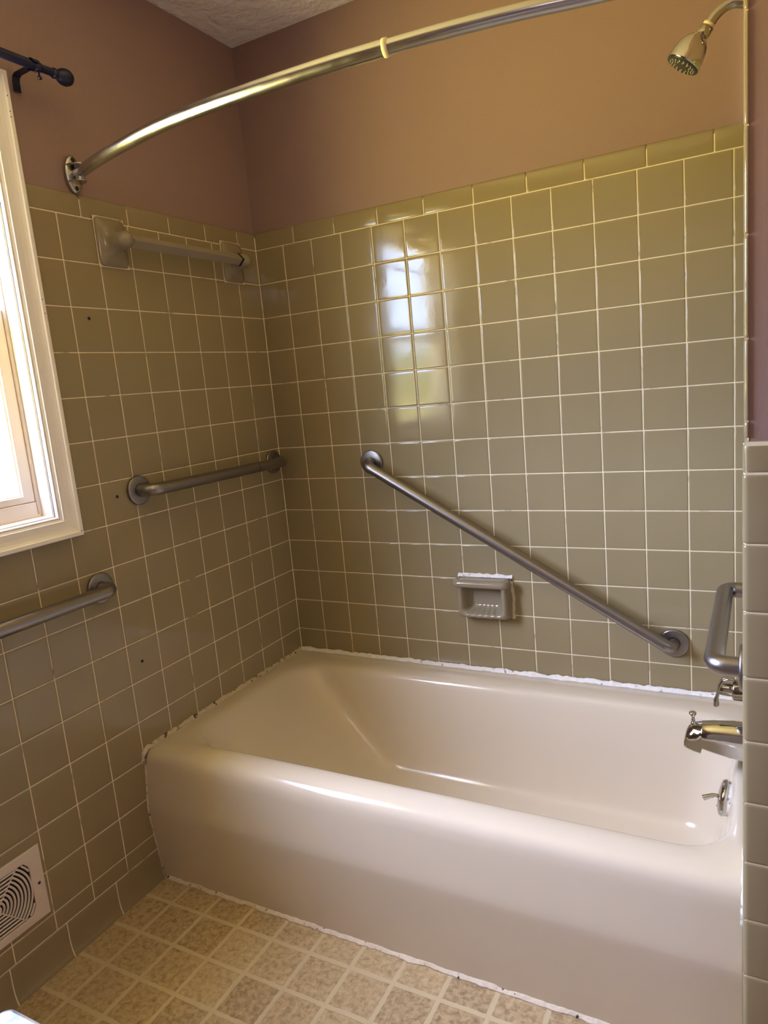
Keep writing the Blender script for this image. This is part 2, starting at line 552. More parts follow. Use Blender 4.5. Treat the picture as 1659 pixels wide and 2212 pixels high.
# ---- faucet wall: a stub partition tiled on its bath side and on its end
mb = MB()
YF = -.80
quad(mb, (XR + .0013, 0, 0), (XR + .0013, -.79, 0), (XR + .0013, -.79, ZB + .049), (XR + .0013, 0, ZB + .049), 1)
quad(mb, (XR + .0065, 0, ZB), (XR + .0065, -.788, ZB), (XR + .0065, -.788, CEILZ), (XR + .0065, 0, CEILZ), 0)
cols = [(P_*k, P_*(k+1)) for k in range(6)]
wall_tiles(mb, (XR,0,0), (0,-1,0), (0,0,1), (-1,0,0), cols, rows, [], 2)
for a, b in zip([0, .15, .30, .45, .60], [.15, .30, .45, .60, .72]):
    bull(mb, (XR,0,0), (0,-1,0), (0,0,1), (-1,0,0), a, b, ZB, ZB + .054, 2)
# end face: grout ground, painted upper part
quad(mb, (XR + .001, YF + .0016, 0), (XE, YF + .0016, 0), (XE, YF + .0016, 1.157), (XR + .001, YF + .0016, 1.157), 1)
quad(mb, (XR - .0022, YF + .010, 0), (XR + .004, YF + .0016, 0), (XR + .004, YF + .0016, 1.155), (XR - .0022, YF + .010, 1.155), 1)
quad(mb, (XR + .0047, YF + .0075, 1.13), (XE, YF + .0075, 1.13), (XE, YF + .0075, CEILZ), (XR + .0047, YF + .0075, CEILZ), 0)
quad(mb, (XR + .0047, YF + .02, 1.13), (XR + .0047, YF + .0075, 1.13), (XR + .0047, YF + .0075, CEILZ), (XR + .0047, YF + .02, CEILZ), 0)
def edge_tile(poly, z0, z1, mi, top=False):
    """tile bent round a corner: poly = list of (x, y, nx, ny)"""
    z0 += G; z1 -= G
    sp_ = [(z0, -.0022), (z0 + .0005, -.0010), (z0 + .0016, -.0003), (z0 + .005, 0)]
    if top: sp_ += [(z1 - .011, 0), (z1 - .007, -.0007), (z1 - .0035, -.0025), (z1 - .001, -.0052), (z1, -.008)]
    else: sp_ += [(z1 - .005, 0), (z1 - .0016, -.0003), (z1 - .0005, -.0010), (z1, -.0022)]
    mb.rings([[Vector((x + nx*h, y + ny*h, z)) for x, y, nx, ny in poly] for z, h in sp_], False, mi=mi)
def corner(x0, x1, yf, r, yb):
    pl_ = [(x1, yf + .0022, 0, -1), (x1 - .0006, yf + .0009, 0, -1), (x1 - .002, yf, 0, -1), (x0 + r + .004, yf, 0, -1)]
    for k in range(0, 9):
        a = PI/2 * k / 8
        pl_.append((x0 + r - r*math.sin(a), yf + r - r*math.cos(a), -math.sin(a), -math.cos(a)))
    pl_ += [(x0, yf + r + .004, -1, 0), (x0 + .0003, yb, -1, 0)]
    return pl_
pc = corner(XR - .0035, 1.5490, YF, .0085, -.735)
for j in range(6, 16):
    edge_tile(pc, ZB - P_*(j+1), ZB - P_*j, 2)
edge_tile(corner(XR - .0030, 1.5490, YF + .001, .0085, -.735), ZB - P_*6, 1.1595, 2, top=True)
# narrow quarter-round trim above
tz = [1.1615, 1.1873, 1.3066, 1.4503, 1.594, 1.7378, 1.811]
for a, b in zip(tz, tz[1:]):
    pq = [(XR + .0052, YF + .0078, 0, -1), (XR + .0050, YF + .0050, 0, -1)]
    for k in range(0, 7):
        t = PI/2 * k / 6
        pq.append((XR + .0045 - .006*math.sin(t), YF + .0105 - .0065*math.cos(t), -math.sin(t), -math.cos(t)))
    pq += [(XR - .0015, YF + .03, -1, 0)]
    edge_tile(pq, a, b, 2)
quad(mb, (XR - .0006, YF + .05, 1.15), (XR - .0006, YF + .006, 1.15), (XR - .0006, YF + .006, 1.81), (XR - .0006, YF + .05, 1.81), 1)
quad(mb, (XR - .0006, YF + .006, 1.15), (XR + .0045, YF + .0065, 1.15), (XR + .0045, YF + .0065, 1.81), (XR - .0006, YF + .006, 1.81), 1)
struct('wall_faucet', mb, [PAINT, GROUT, TILE])

mb = MB(); quad(mb, (XE, YF + .01, 0), (XE, YB, 0), (XE, YB, CEILZ), (XE, YF + .01, CEILZ), 0); struct('wall_right', mb, [PAINT])
mb = MB(); quad(mb, (XE, YB, 0), (-.02, YB, 0), (-.02, YB, CEILZ), (XE, YB, CEILZ), 0); struct('wall_front', mb, [PAINT])
mb = MB(); quad(mb, (-.02, .02, CEILZ), (-.02, YB, CEILZ), (XE, YB, CEILZ), (XE, .02, CEILZ), 0); struct('ceiling', mb, [CEIL])
mb = MB(); quad(mb, (-.02, .02, 0), (XE, .02, 0), (XE, YB, 0), (-.02, YB, 0), 0); struct('floor', mb, [VINYL])

# ================================================================ window
win = bpy.data.objects.new('window_1', None); S.collection.objects.link(win)
win.location = (0, (WY0 + WY1)/2, WZ0); ORG['window_1'] = tuple(win.location); win['kind'] = 'structure'
def frame_sweep(mb, prof, y0, y1, z0, z1, mi=0, smooth=False):
    """mitred profile round a rectangle: prof = (t outward from the rectangle, x)"""
    rs = []
    for sy, sz in ((1, -1), (1, 1), (-1, 1), (-1, -1)):
        rs.append([Vector((x, (y1 if sy > 0 else y0) + sy*t, (z1 if sz > 0 else z0) + sz*t)) for t, x in prof])
    n = len(prof); vs = [p for r in rs for p in r]
    fs = [((i*n+j), (i*n+j+1), ((i+1) % 4)*n+j+1, ((i+1) % 4)*n+j) for i in range(4) for j in range(n-1)]
    mb.add(vs, fs, mi, smooth)
mb = MB()
frame_sweep(mb, [(t*.87, x) for t, x in [(0, -.002), (0, .006), (.0015, .009), (.004, .009), (.0045, .0065), (.006, .0065), (.0065, .010), (.012, .012), (.0125, .0145), (.020, .0135), (.030, .0145), (.040, .0175), (.0475, .021), (.048, .0235), (.0495, .0245), (.058, .0245), (.060, .0235), (.060, -.002)]], WY0, WY1, WZ0, WZ1)
casing = make('casing', mb, WHITEP, win)
NAILS = [(-.8530, 1.9759), (-.8530, 1.9445), (-.8530, 1.9334), (-.8515, 1.5489), (-.8510, 1.5182), (-.8515, 1.0105)]
mb = MB()
frame_sweep(mb, [(.002, -.150), (0, -.150), (0, -.040), (-.003, -.040), (-.0045, -.036), (-.0045, -.022), (-.003, -.019), (-.0005, -.019), (-.0005, -.016), (-.003, -.0155), (-.004, -.013), (-.004, -.006), (-.003, -.004), (0, -.003), (0, .001), (.004, .001)], WY0, WY1, WZ0, WZ1)
make('jamb', mb, WHITEP, win)
mb = MB()
frame_sweep(mb, [(-.001, -.115), (-.010, -.115), (-.010, -.044), (-.008, -.041), (-.0, -.041)], WY0, WY1, WZ0, WZ1)
make('vinyl_frame', mb, SASHM, win)
mb = MB(); mb.box((-.115, WY0 + .0115, WZ0 + .006), (-.0425, WY1 - .0115, WZ0 + .0400)); make('frame_sill', mb, SASHM, win, bevel=.002)
FY0, FY1, FZ0, FZ1 = WY0 + .0115, WY1 - .0115, WZ0 + .022, WZ1 - .0115
MRZ = 1.534
def sash(name, x, z0, z1, wst, wtop, wbot):
    mb = MB()
    y0, y1 = FY0, FY1
    gy0, gy1, gz0, gz1 = y0 + wst, y1 - wst, z0 + wbot, z1 - wtop
    # front face ring
    def ringpts(a0, a1, b0, b1, xx): return [Vector((xx, a1, b0)), Vector((xx, a1, b1)), Vector((xx, a0, b1)), Vector((xx, a0, b0))]
    L = [ringpts(y0, y1, z0, z1, x - .03), ringpts(y0, y1, z0, z1, x - .001), ringpts(y0 + .001, y1 - .001, z0 + .001, z1 - .001, x),
         ringpts(gy0, gy1, gz0, gz1, x), ringpts(gy0, gy1, gz0, gz1, x - .004), ringpts(gy0 + .004, gy1 - .004, gz0 + .004, gz1 - .004, x - .006),
         ringpts(gy0 + .005, gy1 - .005, gz0 + .005, gz1 - .005, x - .012), ringpts(gy0 + .005, gy1 - .005, gz0 + .005, gz1 - .005, x - .03)]
    vs = [p for r in L for p in r]
    fs = [(i*4+j, i*4+(j+1) % 4, (i+1)*4+(j+1) % 4, (i+1)*4+j) for i in range(len(L)-1) for j in range(4)]
    mb.add(vs, fs, 0, False)
    so = make(name, mb, SASHM, win, bevel=.0008)
    mb = MB()
    quad(mb, (x - .014, gy0, gz0), (x - .014, gy1, gz0), (x - .014, gy1, gz1), (x - .014, gy0, gz1), 0)
    make('glass_pane', mb, GLASS, so)
    return so
sash('lower_sash', -.046, WZ0 + .0410, MRZ, .028, .034, .016)
sash('upper_sash', -.080, MRZ - .034, FZ1, .028, .030, .034)

for y, z in NAILS:
    mb = MB(); mb.lathe([(.0013, 0), (.0013, .0003), (.0004, .0003)], (.0244, y, z), (1, 0, 0), 10); make('nail_hole', mb, DARK, casing)

# ================================================================ bathtub
def rrect(x0, x1, y0, y1, r, z, nc=7, nx=14, ny=8):
    pts = []
    def arc(cx, cy, a0):
        return [(cx + r*math.cos(a0 + PI/2*k/nc), cy + r*math.sin(a0 + PI/2*k/nc)) for k in range(nc + 1)]
    def line(a, b, n): return [(a[0] + (b[0]-a[0])*k/n, a[1] + (b[1]-a[1])*k/n) for k in range(1, n)]
    A = arc(x1 - r, y0 + r, -PI/2); B = arc(x1 - r, y1 - r, 0); Cc = arc(x0 + r, y1 - r, PI/2); D = arc(x0 + r, y0 + r, PI)
    pts += A + line(A[-1], B[0], ny) + B + line(B[-1], Cc[0], nx) + Cc + line(Cc[-1], D[0], ny) + D + line(D[-1], A[0], nx)
    return [Vector((x, y, z)) for x, y in pts]
TX1 = XR - .002
mb = MB()
R = []
R.append(rrect(.0008, TX1, -.753, -.0035, .004, .002))
R.append(rrect(.0008, TX1, -.7615, -.0035, .004, .10))
R.append(rrect(.0008, TX1, -.770, -.0035, .004, .200))
R.append(rrect(.0008, TX1, -.7712, -.0035, .004, .214))
R.append(rrect(.0008, TX1, -.7712, -.0035, .004, .226))
R.append(rrect(.0008, TX1, -.7690, -.0035, .004, .242))
R.append(rrect(.0008, TX1, -.7625, -.0035, .004, .290))
R.append(rrect(.0008, TX1, -.7575, -.0035, .004, .330))
for a in (18, 36, 54, 72, 90):
    t = math.radians(a)
    R.append(rrect(.0008, TX1, -.7565 + .036*(1 - math.cos(t)), -.0035, .004, .341 + .040*math.sin(t)))
R.append(rrect(.006, TX1 - .004, -.715, -.006, .006, .3825))
R.append(rrect(.030, TX1 - .014, -.690, -.060, .05, .3820))
R.append(rrect(.048, TX1 - .022, -.676, -.094, .085, .3805))
R.append(rrect(.060, 1.4185, -.668, -.104, .10, .3765))
R.append(rrect(.070, 1.4145, -.662, -.110, .105, .369))
R.append(rrect(.080, 1.4115, -.658, -.114, .108, .358))
R.append(rrect(.105, 1.408, -.654, -.118, .108, .335))
R.append(rrect(.215, 1.392, -.638, -.130, .104, .225))
R.append(rrect(.318, 1.376, -.625, -.142, .10, .120))
R.append(rrect(.345, 1.370, -.620, -.147, .098, .096))
R.append(rrect(.368, 1.358, -.610, -.156, .092, .080))
R.append(rrect(.405, 1.335, -.590, -.176, .08, .070))
R.append(rrect(.60, 1.15, -.50, -.28, .06, .066))
mb.rings([r for r in R], True, True, True)
tub = make('bathtub', mb, TUB, org=(.72, -.385, 0))
tag(tub, 'almond coloured enamel bathtub with stepped apron standing between the tiled walls', 'bathtub')

def bead(path, w, h, seed, up=(0, 0, 1), step=.006, dr=.6):
    """ragged caulk bead laid along a corner"""
    P = resample([Vector(p) for p in path], step); mb = MB(); rs = []
    n = len(P); U = Vector(up)
    for i, p in enumerate(P):
        T = (P[min(i+1, n-1)] - P[max(i-1, 0)]).normalized()
        side = T.cross(U).normalized()
        a = 1 + dr * noise.noise(Vector((i*step*22, seed, 0))) + dr*.6*noise.noise(Vector((i*step*70, seed, 4)))
        b = 1 + dr * noise.noise(Vector((i*step*22, seed + 9, 3))) + dr*.6*noise.noise(Vector((i*step*70, seed, 8)))
        ww, hh = w * max(.3, a), h * max(.3, b)
        rs.append([p - side*.001 - U*.002, p + side*ww - U*.001, p + side*ww*.75 + U*hh*.25, p + side*ww*.35 + U*hh*.5, p + side*ww*.1 + U*hh, p - side*.001 + U*hh])
    mb.rings(rs, True, True, True)
    return mb
zt = .3825
make('caulk_bead', bead([(.004, -.003, zt), (XR - .002, -.003, zt)], .010, .010, 1), CAULK, tub, label='white caulk bead along the back tile wall')
make('caulk_bead', bead([(.0, -.768, .350), (.0, -.762, .370), (.0, -.742, .381), (.0, -.70, zt), (.0, -.002, zt)], .009, .0085, 2), CREAMC, tub, label='cream caulk bead along the left tile wall')
make('caulk_bead', bead([(XR - .003, -.64, zt), (XR - .003, -.735, zt), (XR - .003, -.765, .372), (XR - .003, -.7785, .345), (XR - .003, -.7795, .325)], .0045, .004, 5), CAULK, tub, label='white caulk bead at the faucet end')
make('caulk_bead', bead([(.014, -.762, .0), (XR, -.762, .0)], .0, .0, 5) if False else bead([(XR, -.753, .001), (.012, -.753, .001)][::-1], .0085, .007, 11), FLOORC, tub, label='chipped white caulk bead on the floor')
make('caulk_bead', bead([(.0, -.751, .006), (.0, -.7600, .10), (.0, -.7698, .200), (.0, -.7700, .225), (.0, -.7612, .290), (.0, -.7560, .340)], .0042, .0038, 12, up=(0, -1, 0), dr=.5), CREAMC, tub)
# overflow plate with trip lever on the end wall of the tub
ox = 1.4050
axo = Vector((-1, 0, .145)).normalized()
mb = MB(); oc = Vector((ox - .0, -.385, .318))
mb.lathe([(.030, .004), (.0395, .007), (.041, .012), (.038, .018), (.028, .0215), (.012, .0240), (.001, .0245)], oc, axo, 40)
ov = make('overflow_plate', mb, CHROME, tub, label='round chrome overflow plate')
mb = MB()
mb.lathe([(.037, -.002), (.038, .0065)], oc, axo, 32); make('gasket', mb, CAULK, ov, label='white gasket behind the plate')
mb = MB(); pb = oc + axo*.024
mb.tube([pb, pb + Vector((-.006, 0, 0)), pb + Vector((-.010, -.0, -.001)), pb + Vector((-.030, -.004, -.009))], lambda t: .0042 if t < .5 else .0042 + .0045*(t-.5), 16)
make('trip_lever', mb, CHROME, ov)
mb = MB(); mb.lathe([(.0035, 0), (.0035, .003), (.001, .004)], oc + axo*.023 + Vector((0, -.0, -.024)), axo, 12); make('screw', mb, CHROME, ov)

# ================================================================ grab bars
def grab_bar(p1, p2, nrm, off, label, r=.0165, fr=.039, br=.032):
    p1, p2, nrm = Vector(p1), Vector(p2), Vector(nrm)
    t = thing('grab_bar', p1, label, 'grab bar', None)
    mb = MB()
    path = resample(fillet([p1 + nrm*.001, p1 + nrm*off, p2 + nrm*off, p2 + nrm*.001], br, 12), .02)
    mb.tube(path, r, 32)
    make('bar', mb, STEEL, t)
    for p in (p1, p2):
        mb = MB()
        mb.lathe([(r, .0005), (fr - .001, .0005), (fr, .002), (fr, .0065), (fr - .0015, .0085), (fr - .004, .0092), (r + .001, .0098)], p, nrm, 48, cap=False)
        make('wall_flange', mb, STEEL, t)
    return t
g1 = grab_bar((0, -.6387, 1.0728), (0, -.0440, 1.0685), (1, 0, 0), .054, 'brushed steel grab bar on the left tile wall, running into the corner')
mb = MB(); mb.tube([(.0545, -.2005, 1.0690), (.0545, -.1990, 1.0690)], .0167, 32, cap=False); make('seam', mb, DARK, g1, label='short dark scuff across the bar')
grab_bar((0, -.8085, .853), (0, -1.62, .853), (1, 0, 0), .054, 'brushed steel grab bar on the left wall below the white window')
grab_bar((.3618, 0, 1.0505), (1.2537, 0, .5258), (0, -1, 0), .054, 'long brushed steel grab bar slanting down across the back tile wall')
grab_bar((XR, -.748, .7815), (XR, -.350, .7915), (-1, 0, 0), .048, 'short brushed steel grab bar on the faucet wall above the shower handle')

# ================================================================ shower curtain rod
rod = thing('shower_rod', (0, -.6907, 1.8523), 'long curved satin nickel shower curtain rod spanning above the bathtub', 'shower rod')
zr = 1.855
cp = [(.010, -.684, zr), (.040, -.692, zr), (.110, -.714, zr), (.201, -.737, zr), (.364, -.7700, zr), (.487, -.7805, zr), (.602, -.7825, zr), (.718, -.780, zr), (.8147, -.7755, zr), (.8935, -.768, zr), (.985, -.758, zr), (1.0764, -.7435, zr), (1.142, -.730, zr), (1.2044, -.7144, zr), (1.32, -.689, zr), (1.435, -.665, zr)]
cc_ = catmull(cp, 6)
ks = 9 * 6
mb = MB(); mb.tube(cc_[:ks + 1], .0138, 32); make('outer_tube', mb, NICKEL, rod)
mb = MB(); mb.tube(cc_[ks:], .0124, 32); make('inner_tube', mb, NICKEL, rod)
d_ = (cc_[ks + 1] - cc_[ks]).normalized()
mb = MB(); mb.lathe([(.0128, -.0015), (.0150, -.001), (.0153, .003), (.0148, .007), (.0128, .0085)], cc_[ks], d_, 32); make('collar', mb, PLAST, rod, label='cream plastic collar where the tubes join')
def rod_flange(c, nx):
    c = Vector(c); n = Vector((nx, 0, 0))
    mb = MB()
    def el(h, a, b, k=40): return [c + n*h + Vector((0, b*math.cos(2*PI*i/k), a*math.sin(2*PI*i/k))) for i in range(k)]
    rs = [el(.0005, .043, .0225), el(.003, .0435, .023), (el(.006, .042, .0215)), el(.0075, .037, .018), el(.0085, .02, .010)]
    mb.rings(rs, True, True, True)
    f = make('wall_flange', mb, NICKEL, rod)
    for zo in (.0185, -.0185):
        mb = MB(); rs = []
        for zz, sc in ((-.0022, .92), (-.0014, 1), (.0014, 1), (.0022, .92)):
            k = 20
            pts = [c + Vector((0, 0, zo + zz)) + n*(.005 + .034*sc*math.sin(PI*i/k)) + Vector((0, .0195*sc*math.cos(PI*i/k), 0)) for i in range(k + 1)]
            rs.append(pts)
        mb.rings(rs, True, True, True)
        make('ear', mb, NICKEL, f)
    for zo in (.0325, -.0325):
        mb = MB(); mb.lathe([(.0052, .006), (.0052, .0088), (.0042, .0094), (.001, .0094)], c + Vector((0, 0, zo)), n, 20)
        make('screw', mb, SCREWM, f)
rod_flange((-.0005, -.6907, 1.8523), 1)
rod_flange((XR + .0065, -.663, 1.8523), -1)
mb = MB(); mb.lathe([(.0105, -.018), (.0105, .018)], (.022, -.688, 1.8535), (0, 0, 1), 20); make('hinge_pin', mb, NICKEL, rod)

# ================================================================ window curtain rod
crd = thing('curtain_rod', (.065, -.80, 2.035), 'dark navy metal curtain rod with a ball finial above the white window', 'curtain rod')
mb = MB(); mb.tube([(.065, -1.90, 2.040), (.065, -.806, 2.040)], .0098, 24); make('rod', mb, NAVY, crd)
mb = MB(); mb.tube([(.065, -.845, 2.040), (.065, -.748, 2.040)], .0084, 24); mb.lathe([(.0075, 0), (.0100, .001), (.0100, .014), (.0095, .016), (.0075, .0165)], (.065, -.806, 2.040), (0, 1, 0), 24)
make('inner_rod', mb, NAVY, crd)
mb = MB(); mb.lathe([(.0074, -.012), (.0108, -.010), (.0112, -.005), (.0098, -.003), (.0098, .002), (.0120, .004), (.0150, .009), (.0175, .015), (.0184, .022), (.0174, .029), (.0140, .0355), (.008, .0395), (.001, .0405)], (.065, -.748, 2.040), (0, 1, 0), 36)
make('finial', mb, NAVY, crd, label='dark ball finial')
mb = MB()
pr = [(.0005, 1.988), (.0025, 1.988), (.0028, 2.0095), (.005, 2.0175), (.012, 2.0215), (.05, 2.0235), (.058, 2.0245), (.060, 2.030), (.0575, 2.030), (.055, 2.0265), (.048, 2.0258), (.010, 2.0240), (.003, 2.0195), (.0005, 2.011)]
pr = [(a, b + .014) for a, b in pr]
mb.rings([[Vector((x, y, z)) for x, z in pr] for y in (-.8155, -.7985)], True, True, True, smooth=False)
bk = make('bracket', mb, NAVY, crd)
mb = MB(); mb.lathe([(.0036, 0), (.0036, .001), (.001, .0012)], (.0026, -.807, 2.030), (1, 0, 0), 14); make('screw', mb, CHROME, bk)
mb = MB(); mb.lathe([(.0018, 0), (.0018, .012), (.0045, .013), (.0045, .018), (.001, .019)], (.066, -.796, 2.0330), (0, 0, -1), 14); make('thumb_screw', mb, NAVY, bk)
mb = MB(); mb.rings([[Vector((.065 + .0128*math.cos(a), y, 2.040 + .0128*math.sin(a))) for a in [PI*.05 + PI*1.45*k/14 for k in range(15)]] for y in (-.8155, -.7985)], False); 
make('cradle', mb, NAVY, bk)

# ================================================================ towel bar
tb = thing('towel_bar', (0, -.37, 1.705), 'greige ceramic towel bar near the top of the left tile wall', 'towel bar')
def tb_bracket(yc, zc, sgn):
    mb = MB(); n = 28
    def sq(hy, hz, x, e, dy=0, dz=0):
        out = []
        for k in range(n):
            a = 2*PI*k/n; c, s_ = math.cos(a), math.sin(a)
            out.append(Vector((x, yc + dy + hy*math.copysign(abs(c)**(2/e), c), zc + dz + hz*math.copysign(abs(s_)**(2/e), s_))))
        return out
    rs = [sq(.0465, .0595, .0005, 10), sq(.0465, .0595, .005, 10), sq(.0445, .0575, .0085, 9), sq(.036, .045, .0125, 5), sq(.029, .033, .019, 3.2), sq(.0245, .0255, .028, 2.4),
          sq(.0225, .0225, .040, 2.1), sq(.0225, .0220, .052, 2), sq(.0195, .0195, .062, 2), sq(.0125, .0125, .0695, 2), sq(.005, .005, .0725, 2)]
    mb.rings(rs, True, True, True)
    b = make('bracket', mb, CERAM, tb)
    mb = MB()
    r = .0192 if sgn < 0 else .0160
    y1 = yc + sgn*.0190; y2 = yc + sgn*.0250
    mb.rings([[Vector((.048 + r*math.cos(PI/2*i), y, zc + r*math.sin(PI/2*i))) for i in range(4)] for y in (y1, y2)], True, True, True, smooth=False)
    make('socket', mb, DARK, b, label='dark socket hole')
    mb = MB()
    rs = []
    for off, dd in ((0, -.0004), (.0012, .0022)):
        rs.append([Vector((.0006 + dd, yc + u*(.0475 + off), zc + v*(.0605 + off))) for u, v in ((-1, -1), (1, -1), (1, 1), (-1, 1))])
    mb.rings(rs, True, True, True, smooth=False)
    make('grout_edge', mb, GROUT, b)
tb_bracket(-.6055, 1.7055, 1)
tb_bracket(-.1315, 1.7055, -1)
mb = MB(); r = .0168
mb.rings([[Vector((.048 + r*math.cos(PI/2*i), y, 1.7055 + r*math.sin(PI/2*i))) for i in range(4)] for y in (-.585, -.152)], True, True, True, smooth=False)
make('bar', mb, mat('greige_plastic', srgb(152, 142, 126), 0.3), tb, bevel=.0018)

# ================================================================ soap dish
sd = thing('soap_dish', (.715, 0, .62), 'greige ceramic soap dish with grab ledge set in the back tile wall', 'soap dish')
mb = MB()
NX = 26; NZ = 22
# outer shell rings from the wall outwards, then the bowl back in
def rr(x0, x1, z0, z1, r, y, nc=5, nl=9, scal=0):
    pts = []
    def arc(cx, cz, a0): return [(cx + r*math.cos(a0 + PI/2*k/nc), cz + r*math.sin(a0 + PI/2*k/nc)) for k in range(nc + 1)]
    def line(a, b, n, sc=0): return [(a[0] + (b[0]-a[0])*k/n, a[1] + (b[1]-a[1])*k/n + sc*math.sin(k/n*5*2*PI)) for k in range(1, n)]
    A = arc(x1 - r, z0 + r, -PI/2); B = arc(x1 - r, z1 - r, 0); C2 = arc(x0 + r, z1 - r, PI/2); D = arc(x0 + r, z0 + r, PI)
    pts = A + line(A[-1], B[0], nl) + B + line(B[-1], C2[0], nl) + C2 + line(C2[-1], D[0], nl) + D + line(D[-1], A[0], 31, scal)
    return [Vector((x, y, z)) for x, z in pts]
rs = [rr(.634, .802, .559, .686, .012, -.0005), rr(.634, .802, .559, .686, .012, -.008), rr(.637, .800, .561, .685, .013, -.020), rr(.640, .799, .565, .686, .015, -.036),
      rr(.643, .797, .569, .687, .016, -.045), rr(.648, .793, .574, .683, .016, -.0495, scal=.0004), rr(.652, .789, .577, .679, .016, -.050, scal=.0009), rr(.656, .784, .5805, .675, .016, -.047, scal=.0013),
      rr(.660, .780, .5835, .670, .016, -.040, scal=.0013), rr(.664, .776, .587, .667, .015, -.026, scal=.0010), rr(.668, .772, .592, .664, .014, -.013, scal=.0005), rr(.676, .764, .600, .656, .012, -.0085)]
mb.rings([r[::-1] for r in rs], True, True, True)
make('dish', mb, CERAM, sd)
mb = MB()
mb.tube(resample(fillet([Vector((.636, -.020, .6735)), Vector((.637, -.047, .6745)), Vector((.794, -.047, .6745)), Vector((.799, -.025, .6735))], .014, 8), .008), .0115, 24)
make('ledge', mb, CERAM, sd, label='rounded grab ledge')
make('caulk_bead', bead([(.806, -.0005, .688), (.632, -.0005, .688)][::-1], .010, .008, 21, up=(0, 0, 1), dr=.8), CAULK, sd, label='white caulk smeared over the dish')
make('caulk_bead', bead([(.803, -.0005, .688), (.803, -.0005, .560)], .008, .006, 25, up=(1, 0, 0), dr=.9), CREAMC, sd, label='cracked old caulk beside the dish')
make('caulk_bead', bead([(.633, -.0005, .575), (.633, -.0005, .688)], .005, .002, 28, up=(-1, 0, 0), dr=.8), CAULK, sd)

# ================================================================ shower head
sh = thing('fixed_shower', (XR, -.385, 1.90), 'chrome bell shaped shower head on a bent arm above the tub', 'shower head')
Yc = -.385
arm = catmull([(XR, Yc, 1.9035), (1.4335, Yc, 1.9083), (1.4200, Yc, 1.9125), (1.4040, Yc, 1.9100), (1.3895, Yc, 1.9020), (1.3795, Yc, 1.8915), (1.3715, Yc, 1.8805)], 8)
mb = MB(); mb.tube(arm, .0098, 28); make('arm', mb, DULLCH, sh)
ad = Vector((1.3715 - 1.3795, 0, 1.8805 - 1.8915)).normalized()
q0 = Vector((1.3788, Yc, 1.8905))
mb = MB(); mb.lathe([(.0100, 0), (.0108, .0006), (.0110, .004), (.0105, .0075)], q0, ad, 28); make('thread_tape', mb, TAPE, sh, label='white thread tape wrap')
q1 = q0 + ad*.0062
mb = MB(); mb.lathe([(.0100, 0), (.0118, .0005), (.0120, .014), (.0108, .0165), (.0075, .0175)], q1, ad, 28); make('swivel_nut', mb, DULLCH, sh)
hc = Vector((1.3316, Yc - .0055, 1.8295))               # centre of the face
hd = Vector((-.50, 0.12, -.86)).normalized()
q2 = Vector((1.3636, Yc, 1.8765))
mb = MB()
hd = (hc - q2).normalized(); L = (hc - q2).length
mb.lathe([(.006, -.008), (.0095, -.004), (.0100, .001), (.0125, .004), (.0155, .006), (.0165, .0085), (.0205, .011), (.0262, .020), (.0298, .030), (.0318, .041), (.0328, L - .003), (.0326, L - .001), (.0310, L)], q2, hd, 48)
bell = make('bell', mb, CHROME, sh, label='polished bell housing')
mb = MB(); mb.lathe([(.0312, L - .002), (.0312, L + .0012), (.0292, L + .002), (.001, L + .0022)], q2, hd, 48); fc = make('spray_face', mb, RUBBER, sh, label='dark rubber spray face')
mb = MB(); u = hd.orthogonal().normalized(); v = hd.cross(u)
for rr_, k in ((.0240, 18), (.0198, 14), (.0150, 10)):
    for i in range(k):
        a = 2*PI*i/k + rr_*100
        p = q2 + hd*(L + .002) + u*rr_*math.cos(a) + v*rr_*math.sin(a)
        mb.lathe([(.0008, 0), (.0007, .0018), (.0002, .0021)], p, hd, 8)
make('nozzles', mb, NOZZ, fc, label='rings of pale nozzles')
mb = MB(); mb.lathe([(.010, 0), (.026, .001), (.024, .006), (.012, .009)], (XR, Yc, 1.9035), (-1, 0, 0), 32); make('escutcheon', mb, CHROME, sh)

# ================================================================ tub spout
sp = thing('tub_spout', (XR, Yc, .46), 'chrome wedge tub spout with a small diverter knob above the tub rim', 'faucet')
mb = MB(); rs = []
# sections along x: (x, ztop, zbot, halfwidth)
for x, zt_, zb_, hw in ((XR + .002, .5060, .4270, .029), (1.425, .5050, .4280, .029), (1.40, .5035, .4310, .028), (1.375, .5005, .4355, .027), (1.352, .4960, .4405, .0255), (1.3495, .4955, .4300, .0255), (1.3490, .4950, .4290, .0252),
                        (1.335, .4910, .4315, .0245), (1.3250, .4830, .4345, .0235), (1.3185, .4720, .4370, .022), (1.3150, .4580, .4385, .020), (1.3145, .4450, .4390, .018)):
    pts = []
    top = zt_; hh = top - zb_; sh_ = min(.022, hh*.35)
    sec = [(-hw, zb_ + .004), (-hw, zb_ + hh*.35), (-hw*.99, top - sh_), (-hw*.93, top - sh_*.80), (-hw*.55, top - sh_*.22), (0, top), (hw*.55, top - sh_*.22), (hw*.93, top - sh_*.80), (hw*.99, top - sh_), (hw, zb_ + hh*.35), (hw, zb_ + .004), (hw*.85, zb_), (0, zb_ - .0), (-hw*.85, zb_)]
    rs.append([Vector((x, Yc + a, b)) for a, b in sec])
mb.rings(rs, True, True, True)
so_ = make('spout', mb, CHROME, sp)
so_.data.polygons.foreach_set('use_smooth', [True]*len(so_.data.polygons))
es = so_.modifiers.new('edge', 'EDGE_SPLIT'); es.split_angle = math.radians(38)
mb = MB(); mb.lathe([(.0060, -.004), (.0060, .002), (.0040, .0035), (.0038, .007), (.0046, .0075), (.0036, .0088), (.0030, .013), (.0042, .0175), (.0074, .0205), (.0080, .0235), (.0070, .0262), (.001, .0275)], (1.3335, Yc, .4890), (-.06, 0, 1), 24)
